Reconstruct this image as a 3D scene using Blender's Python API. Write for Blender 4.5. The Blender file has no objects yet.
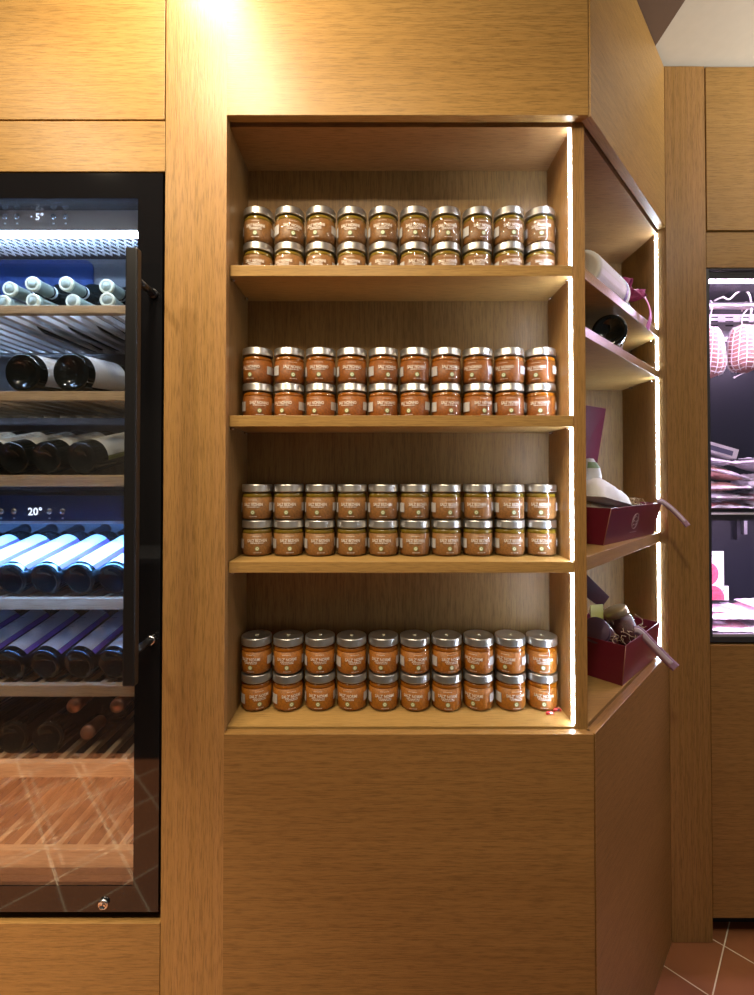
import bpy, math, random
from mathutils import Vector, Matrix
random.seed(7)
SC = bpy.context.scene
COL = SC.collection
PI = math.pi
rad = math.radians

# ------------------------------------------------------------------ materials
def nodes_of(name):
    m = bpy.data.materials.new(name); m.use_nodes = True
    nt = m.node_tree
    b = nt.nodes['Principled BSDF']
    return m, nt, b

def plain(name, col, rough=.5, metal=0., spec=.5, coat=0., noise=.0, nscale=40., bump=0., emis=None, estr=0.):
    m, nt, b = nodes_of(name)
    b.inputs['Roughness'].default_value = rough
    b.inputs['Metallic'].default_value = metal
    b.inputs['Specular IOR Level'].default_value = spec
    b.inputs['Coat Weight'].default_value = coat
    b.inputs['Coat Roughness'].default_value = .05
    tc = nt.nodes.new('ShaderNodeTexCoord')
    n = nt.nodes.new('ShaderNodeTexNoise'); n.inputs['Scale'].default_value = nscale; n.inputs['Detail'].default_value = 4
    nt.links.new(tc.outputs['Object'], n.inputs['Vector'])
    r = nt.nodes.new('ShaderNodeValToRGB')
    lo = [max(0, c * (1 - noise)) for c in col]; hi = [min(1, c * (1 + noise)) for c in col]
    r.color_ramp.elements[0].position = .3; r.color_ramp.elements[1].position = .7
    r.color_ramp.elements[0].color = (*lo, 1); r.color_ramp.elements[1].color = (*hi, 1)
    nt.links.new(n.outputs['Fac'], r.inputs['Fac']); nt.links.new(r.outputs['Color'], b.inputs['Base Color'])
    if bump:
        bp = nt.nodes.new('ShaderNodeBump'); bp.inputs['Strength'].default_value = bump; bp.inputs['Distance'].default_value = .002
        nt.links.new(n.outputs['Fac'], bp.inputs['Height']); nt.links.new(bp.outputs['Normal'], b.inputs['Normal'])
    if emis:
        b.inputs['Emission Color'].default_value = (*emis, 1); b.inputs['Emission Strength'].default_value = estr
    return m

def wood(name, dark, light, axis='X', rough=.36, pore=.32, seed=0., spec=.28):
    m, nt, b = nodes_of(name)
    N = nt.nodes.new; L = nt.links.new
    tc = N('ShaderNodeTexCoord')
    i = 'XYZ'.index(axis)
    def mapped(across, along, off):
        mp = N('ShaderNodeMapping')
        s = [across] * 3; s[i] = along
        mp.inputs['Scale'].default_value = s; mp.inputs['Location'].default_value = (off + seed, off * .7, off * 1.3)
        L(tc.outputs['Object'], mp.inputs['Vector']); return mp
    broad = N('ShaderNodeTexNoise'); broad.inputs['Scale'].default_value = 1; broad.inputs['Detail'].default_value = 5; broad.inputs['Distortion'].default_value = .6
    L(mapped(9, .55, 3.1).outputs[0], broad.inputs['Vector'])
    fine = N('ShaderNodeTexNoise'); fine.inputs['Scale'].default_value = 1; fine.inputs['Detail'].default_value = 6; fine.inputs['Roughness'].default_value = .65
    L(mapped(400, 24, 1.7).outputs[0], fine.inputs['Vector'])
    wav = N('ShaderNodeTexWave'); wav.bands_direction = 'X' if axis != 'X' else 'Z'
    wav.inputs['Scale'].default_value = 1.0; wav.inputs['Distortion'].default_value = 7; wav.inputs['Detail'].default_value = 3; wav.inputs['Detail Scale'].default_value = .5
    L(mapped(16, .7, 5.3).outputs[0], wav.inputs['Vector'])
    r1 = N('ShaderNodeValToRGB')
    r1.color_ramp.elements[0].position = .25; r1.color_ramp.elements[1].position = .75
    r1.color_ramp.elements[0].color = (*dark, 1); r1.color_ramp.elements[1].color = (*light, 1)
    mx0 = N('ShaderNodeMix'); mx0.data_type = 'FLOAT'; mx0.inputs[0].default_value = .16
    L(broad.outputs['Fac'], mx0.inputs[2]); L(wav.outputs['Fac'], mx0.inputs[3])
    L(mx0.outputs[0], r1.inputs['Fac'])
    r2 = N('ShaderNodeValToRGB')
    r2.color_ramp.elements[0].position = .37; r2.color_ramp.elements[1].position = .53
    r2.color_ramp.elements[0].color = (1 - pore, 1 - pore, 1 - pore, 1); r2.color_ramp.elements[1].color = (1, 1, 1, 1)
    L(fine.outputs['Fac'], r2.inputs['Fac'])
    mx = N('ShaderNodeMix'); mx.data_type = 'RGBA'; mx.blend_type = 'MULTIPLY'; mx.inputs[0].default_value = 1
    L(r1.outputs['Color'], mx.inputs[6]); L(r2.outputs['Color'], mx.inputs[7])
    L(mx.outputs[2], b.inputs['Base Color'])
    b.inputs['Roughness'].default_value = rough
    b.inputs['Specular IOR Level'].default_value = spec
    bp = N('ShaderNodeBump'); bp.inputs['Strength'].default_value = .35; bp.inputs['Distance'].default_value = .0012
    L(fine.outputs['Fac'], bp.inputs['Height']); L(bp.outputs['Normal'], b.inputs['Normal'])
    return m

def emit(name, col, s):
    m = bpy.data.materials.new(name); m.use_nodes = True
    nt = m.node_tree; nt.nodes.clear()
    o = nt.nodes.new('ShaderNodeOutputMaterial'); e = nt.nodes.new('ShaderNodeEmission')
    e.inputs['Color'].default_value = (*col, 1); e.inputs['Strength'].default_value = s
    nt.links.new(e.outputs[0], o.inputs[0]); return m

def thin_glass(name, tint=(1, 1, 1), ior=1.5, gain=1., rough=.0):
    m = bpy.data.materials.new(name); m.use_nodes = True
    nt = m.node_tree; nt.nodes.clear(); N = nt.nodes.new; L = nt.links.new
    o = N('ShaderNodeOutputMaterial'); t = N('ShaderNodeBsdfTransparent'); g = N('ShaderNodeBsdfGlossy')
    f = N('ShaderNodeFresnel'); f.inputs['IOR'].default_value = ior
    mt = N('ShaderNodeMath'); mt.operation = 'MULTIPLY'; mt.inputs[1].default_value = gain; mt.use_clamp = True
    t.inputs['Color'].default_value = (*tint, 1); g.inputs['Roughness'].default_value = rough
    g.inputs['Color'].default_value = (1, 1, 1, 1)
    mx = N('ShaderNodeMixShader')
    geo = N('ShaderNodeNewGeometry'); ix = N('ShaderNodeMix'); ix.data_type = 'FLOAT'
    ix.inputs[2].default_value = ior; ix.inputs[3].default_value = 1 / ior
    L(geo.outputs['Backfacing'], ix.inputs[0]); L(ix.outputs[0], f.inputs['IOR'])
    L(f.outputs[0], mt.inputs[0]); L(mt.outputs[0], mx.inputs[0]); L(t.outputs[0], mx.inputs[1]); L(g.outputs[0], mx.inputs[2])
    L(mx.outputs[0], o.inputs[0]); return m

OD, OL = (.305, .168, .047), (.385, .222, .067)
M = {}
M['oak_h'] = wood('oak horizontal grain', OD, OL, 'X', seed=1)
M['oak_h2'] = wood('oak horizontal grain shaded', (.255, .134, .040), (.325, .178, .056), 'X', seed=9)  # same oak, darkened in its colour for the shade on the lower fronts
M['oak_v'] = wood('oak vertical grain', OD, (.40, .215, .08), 'Z', seed=4)
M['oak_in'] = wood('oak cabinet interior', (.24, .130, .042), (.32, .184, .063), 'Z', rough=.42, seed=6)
M['oak_shelf'] = wood('oak shelf', (.34, .195, .060), (.44, .265, .085), 'X', rough=.36, pore=.30, seed=8)
M['oak_ceil'] = wood('oak cabinet roof board', (.25, .128, .046), (.36, .196, .076), 'X', rough=.4, seed=11)
M['beech'] = wood('pale beech slat', (.50, .34, .19), (.68, .50, .31), 'X', rough=.5, pore=.3, seed=2)
M['beech_y'] = wood('pale beech slat lengthwise', (.42, .28, .16), (.60, .44, .27), 'Y', rough=.5, pore=.3, seed=2)
M['black_gloss'] = plain('black printed glass border', (.006, .006, .007), rough=.04, spec=.45)
M['black_metal'] = plain('black anodised metal', (.022, .022, .024), rough=.34, metal=.55)
M['black_plastic'] = plain('black plastic liner', (.028, .029, .034), rough=.45)
M['grey_liner'] = plain('grey fridge liner', (.17, .165, .185), rough=.5, noise=.05)
M['blue_liner'] = plain('dark blue fan cover', (.022, .055, .21), rough=.4)
M['panel_grey'] = plain('control strip with reflected haze', (.17, .125, .10), rough=.3)  # grey brown reflection in the door glass, put into the strip's colour
M['panel_navy'] = plain('navy control strip', (.010, .020, .055), rough=.22)
M['chrome'] = plain('brushed chrome', (.75, .75, .77), rough=.22, metal=1.)
M['lid_metal'] = plain('silver lid metal', (.58, .56, .53), rough=.33, metal=.95, noise=.04, nscale=90)
M['led_cool'] = emit('cool white led', (.68, .80, 1.), 58.)
M['led_fridge'] = emit('blue white fridge led', (.46, .68, 1.), 85.)
M['led_mid'] = emit('blue fridge led', (.13, .38, 1.), 150.)
M['led_pink'] = emit('pink violet display led', (.95, .68, 1.), 250.)
M['led_side'] = emit('pink violet side led', (.95, .72, 1.), 45.)
M['digits'] = emit('display digits', (.72, .80, 1.), 1.4)
M['glass_door'] = thin_glass('door glass', (.96, .965, .97), 1.5, 1.7)
M['glass_jar'] = thin_glass('jar glass', (.97, .98, .96), 1.45, .65, .03)
M['glass_side'] = thin_glass('display glass', (.93, .93, .95), 1.45, .9)
M['bottle'] = plain('dark bottle glass', (.007, .009, .008), rough=.09, spec=.55)
M['bottle_green'] = plain('green bottle glass', (.012, .02, .012), rough=.09, spec=.55)
M['label_white'] = plain('white bottle label', (.78, .78, .80), rough=.55, noise=.02)
M['label_cream'] = plain('cream bottle label', (.76, .74, .66), rough=.55, noise=.05)
M['label_grey'] = plain('grey bottle label', (.50, .48, .47), rough=.55, noise=.06)
M['purple'] = plain('purple label stripe', (.17, .08, .34), rough=.5)
M['olive'] = plain('olive label band', (.30, .33, .08), rough=.5)
M['ink'] = plain('dark print', (.06, .06, .10), rough=.6)
M['capsule_cream'] = plain('cream capsule', (.62, .62, .46), rough=.4, noise=.06)
M['capsule_sage'] = plain('sage green capsule', (.26, .30, .25), rough=.35, noise=.06)
M['capsule_silver'] = plain('silver capsule', (.6, .58, .54), rough=.3, metal=.8)
M['capsule_copper'] = plain('copper capsule', (.62, .28, .16), rough=.35, metal=.5)
M['capsule_black'] = plain('black capsule', (.02, .02, .022), rough=.3)
M['capsule_pink'] = plain('pink capsule', (.55, .10, .25), rough=.4)
def food(name, dark, light, sc=260):
    return plain(name, [(a + b) / 2 for a, b in zip(dark, light)], rough=.5, noise=.32, nscale=sc, bump=.2)
M['sauce_brown'] = food('brown nut sauce', (.155, .064, .014), (.24, .100, .023))
M['sauce_tan'] = food('tan nut sauce', (.20, .084, .020), (.30, .128, .034))
M['sauce_red'] = food('red orange sauce', (.18, .047, .003), (.30, .088, .006))
M['sauce_orange'] = food('orange sauce', (.25, .078, .003), (.40, .130, .008))
M['oil_olive'] = plain('olive oil layer', (.17, .105, .010), rough=.15)
M['oil_orange'] = plain('orange oil layer', (.26, .075, .004), rough=.15)
M['print_white'] = plain('white jar print', (.74, .68, .62), rough=.5)
M['panel_white'] = plain('white label panel', (.48, .46, .45), rough=.5, noise=.12, nscale=300)
M['badge_cream'] = plain('cream badge', (.72, .70, .52), rough=.5)
M['badge_green'] = plain('green badge', (.20, .30, .12), rough=.5)
M['burgundy'] = plain('burgundy board', (.155, .006, .026), rough=.34, coat=.15)
M['burgundy_lid'] = plain('burgundy lid board', (.060, .0025, .011), rough=.6, spec=.15)  # burgundy darkened in its colour to offset the strong LED light
M['burgundy_in'] = plain('burgundy board inside', (.16, .008, .028), rough=.5)
M['gold_print'] = plain('pale print', (.55, .42, .42), rough=.4)
M['gold_edge'] = plain('board edge', (.40, .20, .12), rough=.6)
M['paper'] = plain('white paper wrap', (.74, .74, .72), rough=.6, noise=.04, bump=.2)
M['paper_grey'] = plain('kraft grey paper', (.50, .46, .40), rough=.6, noise=.08)
M['straw'] = plain('paper straw', (.55, .42, .25), rough=.7, noise=.2)
M['ribbon'] = plain('mauve ribbon', (.36, .22, .33), rough=.4)
M['ribbon_light'] = plain('pale ribbon centre', (.62, .52, .62), rough=.4)
M['ribbon_pink'] = plain('magenta ribbon', (.50, .07, .27), rough=.45)
M['preserve'] = food('dark preserve', (.05, .012, .012), (.12, .03, .03), 120)
M['yellow_card'] = plain('yellow green card', (.55, .55, .14), rough=.5)
M['red_bit'] = plain('red scrap', (.55, .03, .03), rough=.35)
M['white_bit'] = plain('white scrap', (.7, .68, .66), rough=.45)
M['meat_pink'] = plain('cured meat', (.55, .20, .20), rough=.45, noise=.35, nscale=60)
M['meat_pale'] = plain('pale cured meat', (.66, .36, .32), rough=.45, noise=.3, nscale=50)
M['film'] = plain('vacuum film', (.80, .75, .84), rough=.22, spec=.8, noise=.12, nscale=60, bump=.8)
M['netting'] = plain('white netting', (.80, .76, .74), rough=.7)
M['salami'] = plain('salami skin', (.42, .20, .17), rough=.6, noise=.35, nscale=70)
M['steel'] = plain('satin steel', (.72, .72, .74), rough=.3, metal=.9)
M['white_panel'] = plain('white painted metal', (.85, .83, .86), rough=.45)
M['slot'] = plain('dark slot', (.02, .02, .03), rough=.6)
M['navy_back'] = plain('dark blue grey back panel', (.009, .011, .018), rough=.4)
M['card_white'] = plain('white card', (.80, .78, .80), rough=.5)
M['card_red'] = plain('red round print', (.62, .07, .12), rough=.5, noise=.3, nscale=90)
M['pack_pink'] = plain('pink meat pack', (.66, .34, .42), rough=.22, spec=.7, noise=.2, nscale=50)
M['ceil_beige'] = plain('beige ceiling paint', (.56, .53, .46), rough=.85, noise=.02)
M['ceil_brown'] = plain('brown soffit paint', (.13, .085, .06), rough=.7, noise=.03)
M['room_wall'] = plain('dark brown room wall', (.008, .006, .005), rough=.6, noise=.1)
M['room_side'] = plain('warm room wall', (.32, .25, .17), rough=.8, noise=.03)

def tile_mat():
    m, nt, b = nodes_of('terracotta square tile'); N = nt.nodes.new; L = nt.links.new
    tc = N('ShaderNodeTexCoord'); mp = N('ShaderNodeMapping')
    mp.inputs['Rotation'].default_value = (0, 0, rad(-45)); mp.inputs['Location'].default_value = (1.4365, -.1400, 0)
    L(tc.outputs['Object'], mp.inputs['Vector'])
    br = N('ShaderNodeTexBrick'); br.offset = 0; br.squash = 1
    br.inputs['Scale'].default_value = 1; br.inputs['Brick Width'].default_value = .19; br.inputs['Row Height'].default_value = .19
    br.inputs['Mortar Size'].default_value = .0018; br.inputs['Mortar Smooth'].default_value = .2
    br.inputs['Color1'].default_value = (.33, .125, .048, 1); br.inputs['Color2'].default_value = (.26, .092, .036, 1)
    br.inputs['Mortar'].default_value = (.80, .68, .50, 1)
    L(mp.outputs[0], br.inputs['Vector'])
    n = N('ShaderNodeTexNoise'); n.inputs['Scale'].default_value = 9; n.inputs['Detail'].default_value = 5; L(tc.outputs['Object'], n.inputs['Vector'])
    r = N('ShaderNodeValToRGB'); r.color_ramp.elements[0].color = (.72, .72, .72, 1); r.color_ramp.elements[1].color = (1.15, 1.15, 1.15, 1)
    L(n.outputs['Fac'], r.inputs['Fac'])
    mx = N('ShaderNodeMix'); mx.data_type = 'RGBA'; mx.blend_type = 'MULTIPLY'; mx.inputs[0].default_value = .8
    L(br.outputs['Color'], mx.inputs[6]); L(r.outputs['Color'], mx.inputs[7]); L(mx.outputs[2], b.inputs['Base Color'])
    b.inputs['Roughness'].default_value = .42
    bp = N('ShaderNodeBump'); bp.inputs['Strength'].default_value = .4; bp.inputs['Distance'].default_value = .001; bp.invert = True
    L(br.outputs['Fac'], bp.inputs['Height']); L(bp.outputs['Normal'], b.inputs['Normal'])
    return m
M['tile'] = tile_mat()

# ------------------------------------------------------------------ mesh builder
class MB:
    def __init__(s): s.v = []; s.f = []; s.mi = []; s.sm = []
    def add(s, verts, faces, mi=0, smooth=False):
        o = len(s.v); s.v += [Vector(p) for p in verts]
        for f in faces:
            s.f.append([i + o for i in f]); s.mi.append(mi); s.sm.append(smooth)
        return s
    def box(s, x0, x1, y0, y1, z0, z1, mi=0, T=None):
        p = [(x, y, z) for z in (z0, z1) for y in (y0, y1) for x in (x0, x1)]
        if T is not None: p = [T @ Vector(q) for q in p]
        return s.add(p, [(0, 2, 3, 1), (4, 5, 7, 6), (0, 1, 5, 4), (2, 6, 7, 3), (0, 4, 6, 2), (1, 3, 7, 5)], mi)
    def prism(s, poly, z0, z1, mi=0):                 # counter-clockwise outline seen from above
        n = len(poly)
        p = [(x, y, z0) for x, y in poly] + [(x, y, z1) for x, y in poly]
        f = [tuple(range(n - 1, -1, -1)), tuple(range(n, 2 * n))] + [(i, (i + 1) % n, n + (i + 1) % n, n + i) for i in range(n)]
        return s.add(p, f, mi)
    def lathe(s, prof, n=32, mi=0, T=None, a0=0., a1=2 * PI, smooth=True, caps=True):
        full = abs(a1 - a0 - 2 * PI) < 1e-6
        m = n if full else n + 1
        p = []
        for r, z in prof:
            for k in range(m):
                a = a0 + (a1 - a0) * k / n
                p.append(Vector((r * math.cos(a), r * math.sin(a), z)))
        if T is not None: p = [T @ q for q in p]
        f = []
        for j in range(len(prof) - 1):
            for k in range(n):
                k2 = (k + 1) % m
                f.append((j * m + k, j * m + k2, (j + 1) * m + k2, (j + 1) * m + k))
        s.add(p, f, mi, smooth)
        if full and caps:
            o = len(s.v) - len(p)
            if prof[0][0] > 1e-5: s.f.append([o + k for k in range(m - 1, -1, -1)]); s.mi.append(mi); s.sm.append(False)
            if prof[-1][0] > 1e-5: s.f.append([o + (len(prof) - 1) * m + k for k in range(m)]); s.mi.append(mi); s.sm.append(False)
        return s
    def tube(s, pts, r, n=8, mi=0, flat=None, up=(0, 0, 1)):
        pts = [Vector(q) for q in pts]; p = []; N = len(pts)
        for i, q in enumerate(pts):
            d = (pts[min(i + 1, N - 1)] - pts[max(i - 1, 0)]).normalized()
            u = Vector(up)
            if abs(d.dot(u)) > .95: u = Vector((1, 0, 0)) if abs(d.x) < .9 else Vector((0, 1, 0))
            a = d.cross(u).normalized(); b = a.cross(d).normalized()
            ra, rb = (r, r) if flat is None else flat
            if isinstance(ra, (list, tuple)): ra = ra[i]
            for k in range(n):
                t = 2 * PI * k / n
                p.append(q + a * ra * math.cos(t) + b * rb * math.sin(t))
        f = [(j * n + k, j * n + (k + 1) % n, (j + 1) * n + (k + 1) % n, (j + 1) * n + k) for j in range(N - 1) for k in range(n)]
        f += [tuple(range(n - 1, -1, -1)), tuple((N - 1) * n + k for k in range(n))]
        return s.add(p, f, mi, True)
    def quad_slab(s, pts, th, mi=0):                   # a board with four corner points and a thickness
        a, b, c, d = [Vector(q) for q in pts]
        nrm = (b - a).cross(d - a).normalized() * th
        return s.add([a, b, c, d, a + nrm, b + nrm, c + nrm, d + nrm],
                     [(3, 2, 1, 0), (4, 5, 6, 7), (0, 1, 5, 4), (1, 2, 6, 5), (2, 3, 7, 6), (3, 0, 4, 7)], mi)
    def build(s, name, mats, parent=None, frame=None, bevel=0., kind=None):
        base = ROOT[parent.name] if parent is not None and parent.name in ROOT else Matrix()
        fr = frame if frame is not None else base
        inv = fr.inverted()
        me = bpy.data.meshes.new(name)
        me.from_pydata([tuple(inv @ q) for q in s.v], [], s.f)
        if not isinstance(mats, (list, tuple)): mats = [mats]
        for m in mats: me.materials.append(M[m] if isinstance(m, str) else m)
        me.polygons.foreach_set('material_index', s.mi)
        me.polygons.foreach_set('use_smooth', s.sm)
        me.update()
        o = bpy.data.objects.new(name, me); COL.objects.link(o)
        o.matrix_local = base.inverted() @ fr
        if parent is not None: o.parent = parent
        ROOT[o.name] = fr
        if bevel:
            bv = o.modifiers.new('edge', 'BEVEL'); bv.width = bevel; bv.segments = 2; bv.limit_method = 'ANGLE'
        if kind: o['kind'] = kind
        return o
ROOT = {}
def thing(name, label, cat, loc=(0, 0, 0), group=None):
    o = bpy.data.objects.new(name, None); COL.objects.link(o)
    o.empty_display_size = .05
    o.location = loc; ROOT[o.name] = Matrix.Translation(loc)
    o['label'] = label; o['category'] = cat
    if group: o['group'] = group
    return o
def dup(root, label=None, group=None):
    r = root.copy(); COL.objects.link(r)
    if label: r['label'] = label
    if group: r['group'] = group
    for ch in list(root.children):
        c = ch.copy(); COL.objects.link(c); c.parent = r
        for g in list(ch.children):
            d = g.copy(); COL.objects.link(d); d.parent = c
    return r
def bx(*a): return MB().box(*a)
def text_tris(txt, size, font_extr=0):
    cu = bpy.data.curves.new('lettering', 'FONT'); cu.body = txt; cu.size = size; cu.align_x = 'CENTER'; cu.resolution_u = 2; cu.offset = size * .022
    o = bpy.data.objects.new('lettering', cu); COL.objects.link(o)
    dg = bpy.context.evaluated_depsgraph_get(); dg.update()
    me = bpy.data.meshes.new_from_object(o.evaluated_get(dg))
    v = [p.co.copy() for p in me.vertices]; f = [tuple(p.vertices) for p in me.polygons]
    bpy.data.objects.remove(o); bpy.data.curves.remove(cu); bpy.data.meshes.remove(me)
    return v, f

# ------------------------------------------------------------------ dimensions (metres, X right, Y into the wall, Z up)
FL, CE = .016, 2.68
XL, XR = -.3185, .421            # display niche between post and divider
XD = .4475                       # right face of the divider
A = Vector((.4515, 0)); B = Vector((.885, .436))     # the corner cabinet's diagonal front
dAB = (B - A).normalized(); nAB = Vector((-dAB.y, dAB.x))
def struct(o): o['kind'] = 'structure'; return o

# ------------------------------------------------------------------ room shell
struct(bx(-2.70, 2.45, -1.75, 1.05, -.06, FL).build('floor', 'tile'))
struct(bx(-2.70, 2.45, -1.75, 1.05, CE + .012, CE + .10).build('ceiling', 'ceil_beige'))
struct(bx(-2.70, .818, -1.75, .52, CE, CE + .012).build('ceiling_panel', 'ceil_brown'))
struct(bx(-2.70, .30, -1.80, -1.75, FL, CE + .012).build('wall_back', 'room_wall'))
struct(bx(-2.75, -2.70, -1.75, 1.05, FL, CE + .012).build('wall_left', 'room_wall'))
struct(bx(-2.70, 2.45, 1.05, 1.10, FL, CE + .012).build('wall_front', 'room_side'))
ct = thing('counter', 'unseen dark counter added behind the camera to darken the wine fridge reflection', 'counter', (-1.35, -1.52, FL))  # unseen counter, added so the door glass reflects dark above the tiles
bx(-2.50, -.30, -1.70, -1.32, FL, .98).build('body', 'room_wall', ct)
bx(-2.52, -.28, -1.72, -1.30, .981, 1.010).build('worktop', 'black_plastic', ct, bevel=.002)
# wooden framing posts and rails between the units
struct(bx(-.4465, -.3170, 0, .02, FL, CE).build('trim_1', 'oak_v', bevel=.0008))
struct(bx(-1.40, -.4475, 0, .02, 2.0600, 2.1675).build('trim_2', 'oak_h', bevel=.0008))
struct(bx(.8855, 1.0085, .436, .456, FL + .001, CE).build('trim_3', 'oak_v', bevel=.0008))
struct(bx(1.0095, 2.40, .436, .456, 2.0560, 2.1640).build('trim_4', 'oak_h', bevel=.0008))

# ------------------------------------------------------------------ plain cabinets around
def flat_cabinet(name, label, x0, x1, z0, z1, y, depth, part, mat='oak_h'):
    t = thing(name, label, 'cabinet', ((x0 + x1) / 2, y, z0))
    bx(x0, x1, y, y + .02, z0, z1).build(part, mat, t, bevel=.001)
    bx(x0 + .004, x1 - .004, y + .021, y + depth, z0 + .002, z1 - .002).build('carcass', 'oak_ceil', t)
    return t
flat_cabinet('wall_cabinet', 'brightly lit oak cupboard front above the wine fridge', -1.40, -.4490, 2.1710, CE - .002, 0, .40, 'door', 'oak_h')
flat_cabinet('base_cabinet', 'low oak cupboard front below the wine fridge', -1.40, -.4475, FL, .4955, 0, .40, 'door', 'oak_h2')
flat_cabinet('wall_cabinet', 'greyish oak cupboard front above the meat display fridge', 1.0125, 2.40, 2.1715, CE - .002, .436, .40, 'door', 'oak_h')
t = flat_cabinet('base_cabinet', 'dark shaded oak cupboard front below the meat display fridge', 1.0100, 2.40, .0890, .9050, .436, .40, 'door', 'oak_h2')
bx(1.0100, 2.40, .50, .52, FL, .088).build('toe_kick', 'black_plastic', t)

# ------------------------------------------------------------------ display cabinet with the jars
dc = thing('display_cabinet', 'tall open oak cabinet with lit shelves holding rows of small jars', 'cabinet', (.05, .08, FL))
bx(XL, XD - .0005, 0, .02, 2.1800, CE - .002).build('upper_panel', 'oak_h', dc, bevel=.001)
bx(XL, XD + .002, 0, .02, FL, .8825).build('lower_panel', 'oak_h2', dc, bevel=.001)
bx(XL - .018, XL, .0205, .186, FL + .02, 2.20).build('side_panel', 'oak_in', dc)
bx(XR, XD, .022, .70, FL + .02, 2.20).build('divider_panel', 'oak_v', dc, bevel=.0008)
bx(XL, XR, .166, .186, FL + .02, 2.20).build('back_panel', 'oak_in', dc)
bx(XL, XR, .0245, .166, 2.1730, 2.20).build('roof_board', 'oak_ceil', dc)
SH = [1.8715, 1.5475, 1.2350]
ZB = .8860
for z in SH:
    bx(XL + .002, XR - .001, .022, .165, z - .0238, z).build('shelf', 'oak_shelf', dc, bevel=.001)
bx(XL, XR, .0235, .166, ZB - .022, ZB).build('base_board', 'oak_shelf', dc, bevel=.0006)
zs = [ZB] + SH[::-1] + [2.173]
for k in range(4):
    z0 = zs[k] + .002; z1 = (zs[k + 1] - .026) if k < 3 else 2.171
    ls = bx(XR - .0025, XR - .0002, .029, .0350, z0, z1).build('led_strip', 'led_cool', dc)
for z in SH:
    for sx, x in ((1, XL), (-1, XR)):
        for y in (.037, .140):
            m = MB(); m.tube([(x, y, z - .0265), (x + sx * .008, y, z - .0265)], .0026, 10)
            m.build('shelf_pin', 'chrome', dc)

# ------------------------------------------------------------------ jars
JR, JH = .0352, .0815
def bend(v, r, ang0=-PI / 2):
    out = []
    for p in v:
        a = ang0 + p.x / r
        out.append(Vector((r * math.cos(a), r * math.sin(a), p.y)))
    return out
def make_jar(kind):
    sauce, oil, word, lines = {
        'top': ('sauce_brown', 'oil_olive', "SALI' NONNI", 2), 'second': ('sauce_red', 'oil_orange', "SALI' NONNO", 1),
        'third': ('sauce_tan', 'oil_olive', "SALZ BEZHEN", 1), 'bottom': ('sauce_orange', 'oil_orange', "SALZ' NORMI", 2)}[kind]
    t = thing('sauce_jar', 'jar', 'jar', (0, 0, 0))
    m = MB(); m.lathe([(.0290, .0006), (.0322, .0018), (.0344, .0050), (JR, .0090), (JR, .0545), (.0344, .0590), (.0325, .0625), (.0322, .0655)], 40)
    m.build('glass', 'glass_jar', t)
    m = MB(); m.lathe([(.0, .0020), (.0295, .0022), (.0325, .0050), (.0336, .0090), (.0336, .0520)], 36)
    m.build('sauce', sauce, t)
    m = MB(); m.lathe([(.0336, .0521), (.0336, .0545), (.0328, .0590), (.0310, .0612), (.0, .0614)], 36)
    m.build('oil_layer', oil, t)
    m = MB(); m.lathe([(.0337, .0642), (.0347, .0648), (.0349, .0664), (.0345, .0672), (.0345, .0790), (.0338, .0808), (.0325, .0815), (.0300, .0814), (.0288, .0806), (.0, .0804)], 40)
    o = m.build('lid', 'lid_metal', t)
    if kind in ('top', 'bottom'):
        m = MB(); m.lathe([(.0, .0807), (.0042, .0807), (.0042, .0811), (.0, .0812)], 16); m.build('lid_seal', 'badge_cream', o)
    # printed lettering on the label
    m = MB(); R = JR + .0003
    v, f = text_tris(word, .0096)
    w = max(p.x for p in v) - min(p.x for p in v); s = .045 / w
    m.add(bend([Vector((p.x * s, p.y + .0332, 0)) for p in v], R), f)
    def dashes(z, width, h):
        x = -width / 2; rr = random.Random(int(z * 1e5))
        while x < width / 2:
            L = rr.uniform(.0012, .0042)
            m.add(bend([Vector((x, z, 0)), Vector((x + L, z, 0)), Vector((x + L, z + h, 0)), Vector((x, z + h, 0))], R), [(0, 1, 2, 3)])
            x += L + .0009
    dashes(.0462, .020, .0009)
    dashes(.0298, .030, .0016)
    if lines > 1: dashes(.0268, .025, .0015)
    dashes(.0090, .016, .0010)
    m.build('lettering', 'print_white', t)
    m = MB()
    for r0, r1, mi, dr in ((.0, .0036, 0, .0004), (.0036, .0050, 1, .0004)):
        n = 20; vs = []
        for k in range(n):
            for r in (r0, r1):
                vs.append(Vector((r * math.cos(2 * PI * k / n), .0185 + r * math.sin(2 * PI * k / n), 0)))
        m.add(bend(vs, JR + dr), [(2 * k, 2 * k + 1, (2 * k + 3) % (2 * n), (2 * k + 2) % (2 * n)) for k in range(n)], mi)
    vs = [Vector((.0013 * math.cos(2 * PI * k / 10) + .0004, .0188 + .0011 * math.sin(2 * PI * k / 10), 0)) for k in range(10)]
    m.add(bend(vs, JR + .0006), [tuple(range(10))], 1)
    m.build('badge', ['badge_cream', 'badge_green'], t)
    m = MB(); m.lathe([(JR + .0003, .0215), (JR + .0003, .0400)], 12, a0=rad(-25), a1=rad(28)); m.build('information_panel', 'panel_white', t)
    m = MB(); m.lathe([(JR + .0003, .0180), (JR + .0003, .0395)], 10, a0=rad(180), a1=rad(214)); m.build('barcode_panel', 'panel_white', t)
    return t
ORD = ['first', 'second', 'third', 'fourth', 'fifth', 'sixth', 'seventh', 'eighth', 'ninth', 'tenth']
rj = random.Random(3)
SAUCE = {'top': 'brown', 'second': 'red-orange', 'third': 'tan', 'bottom': 'orange'}
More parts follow.
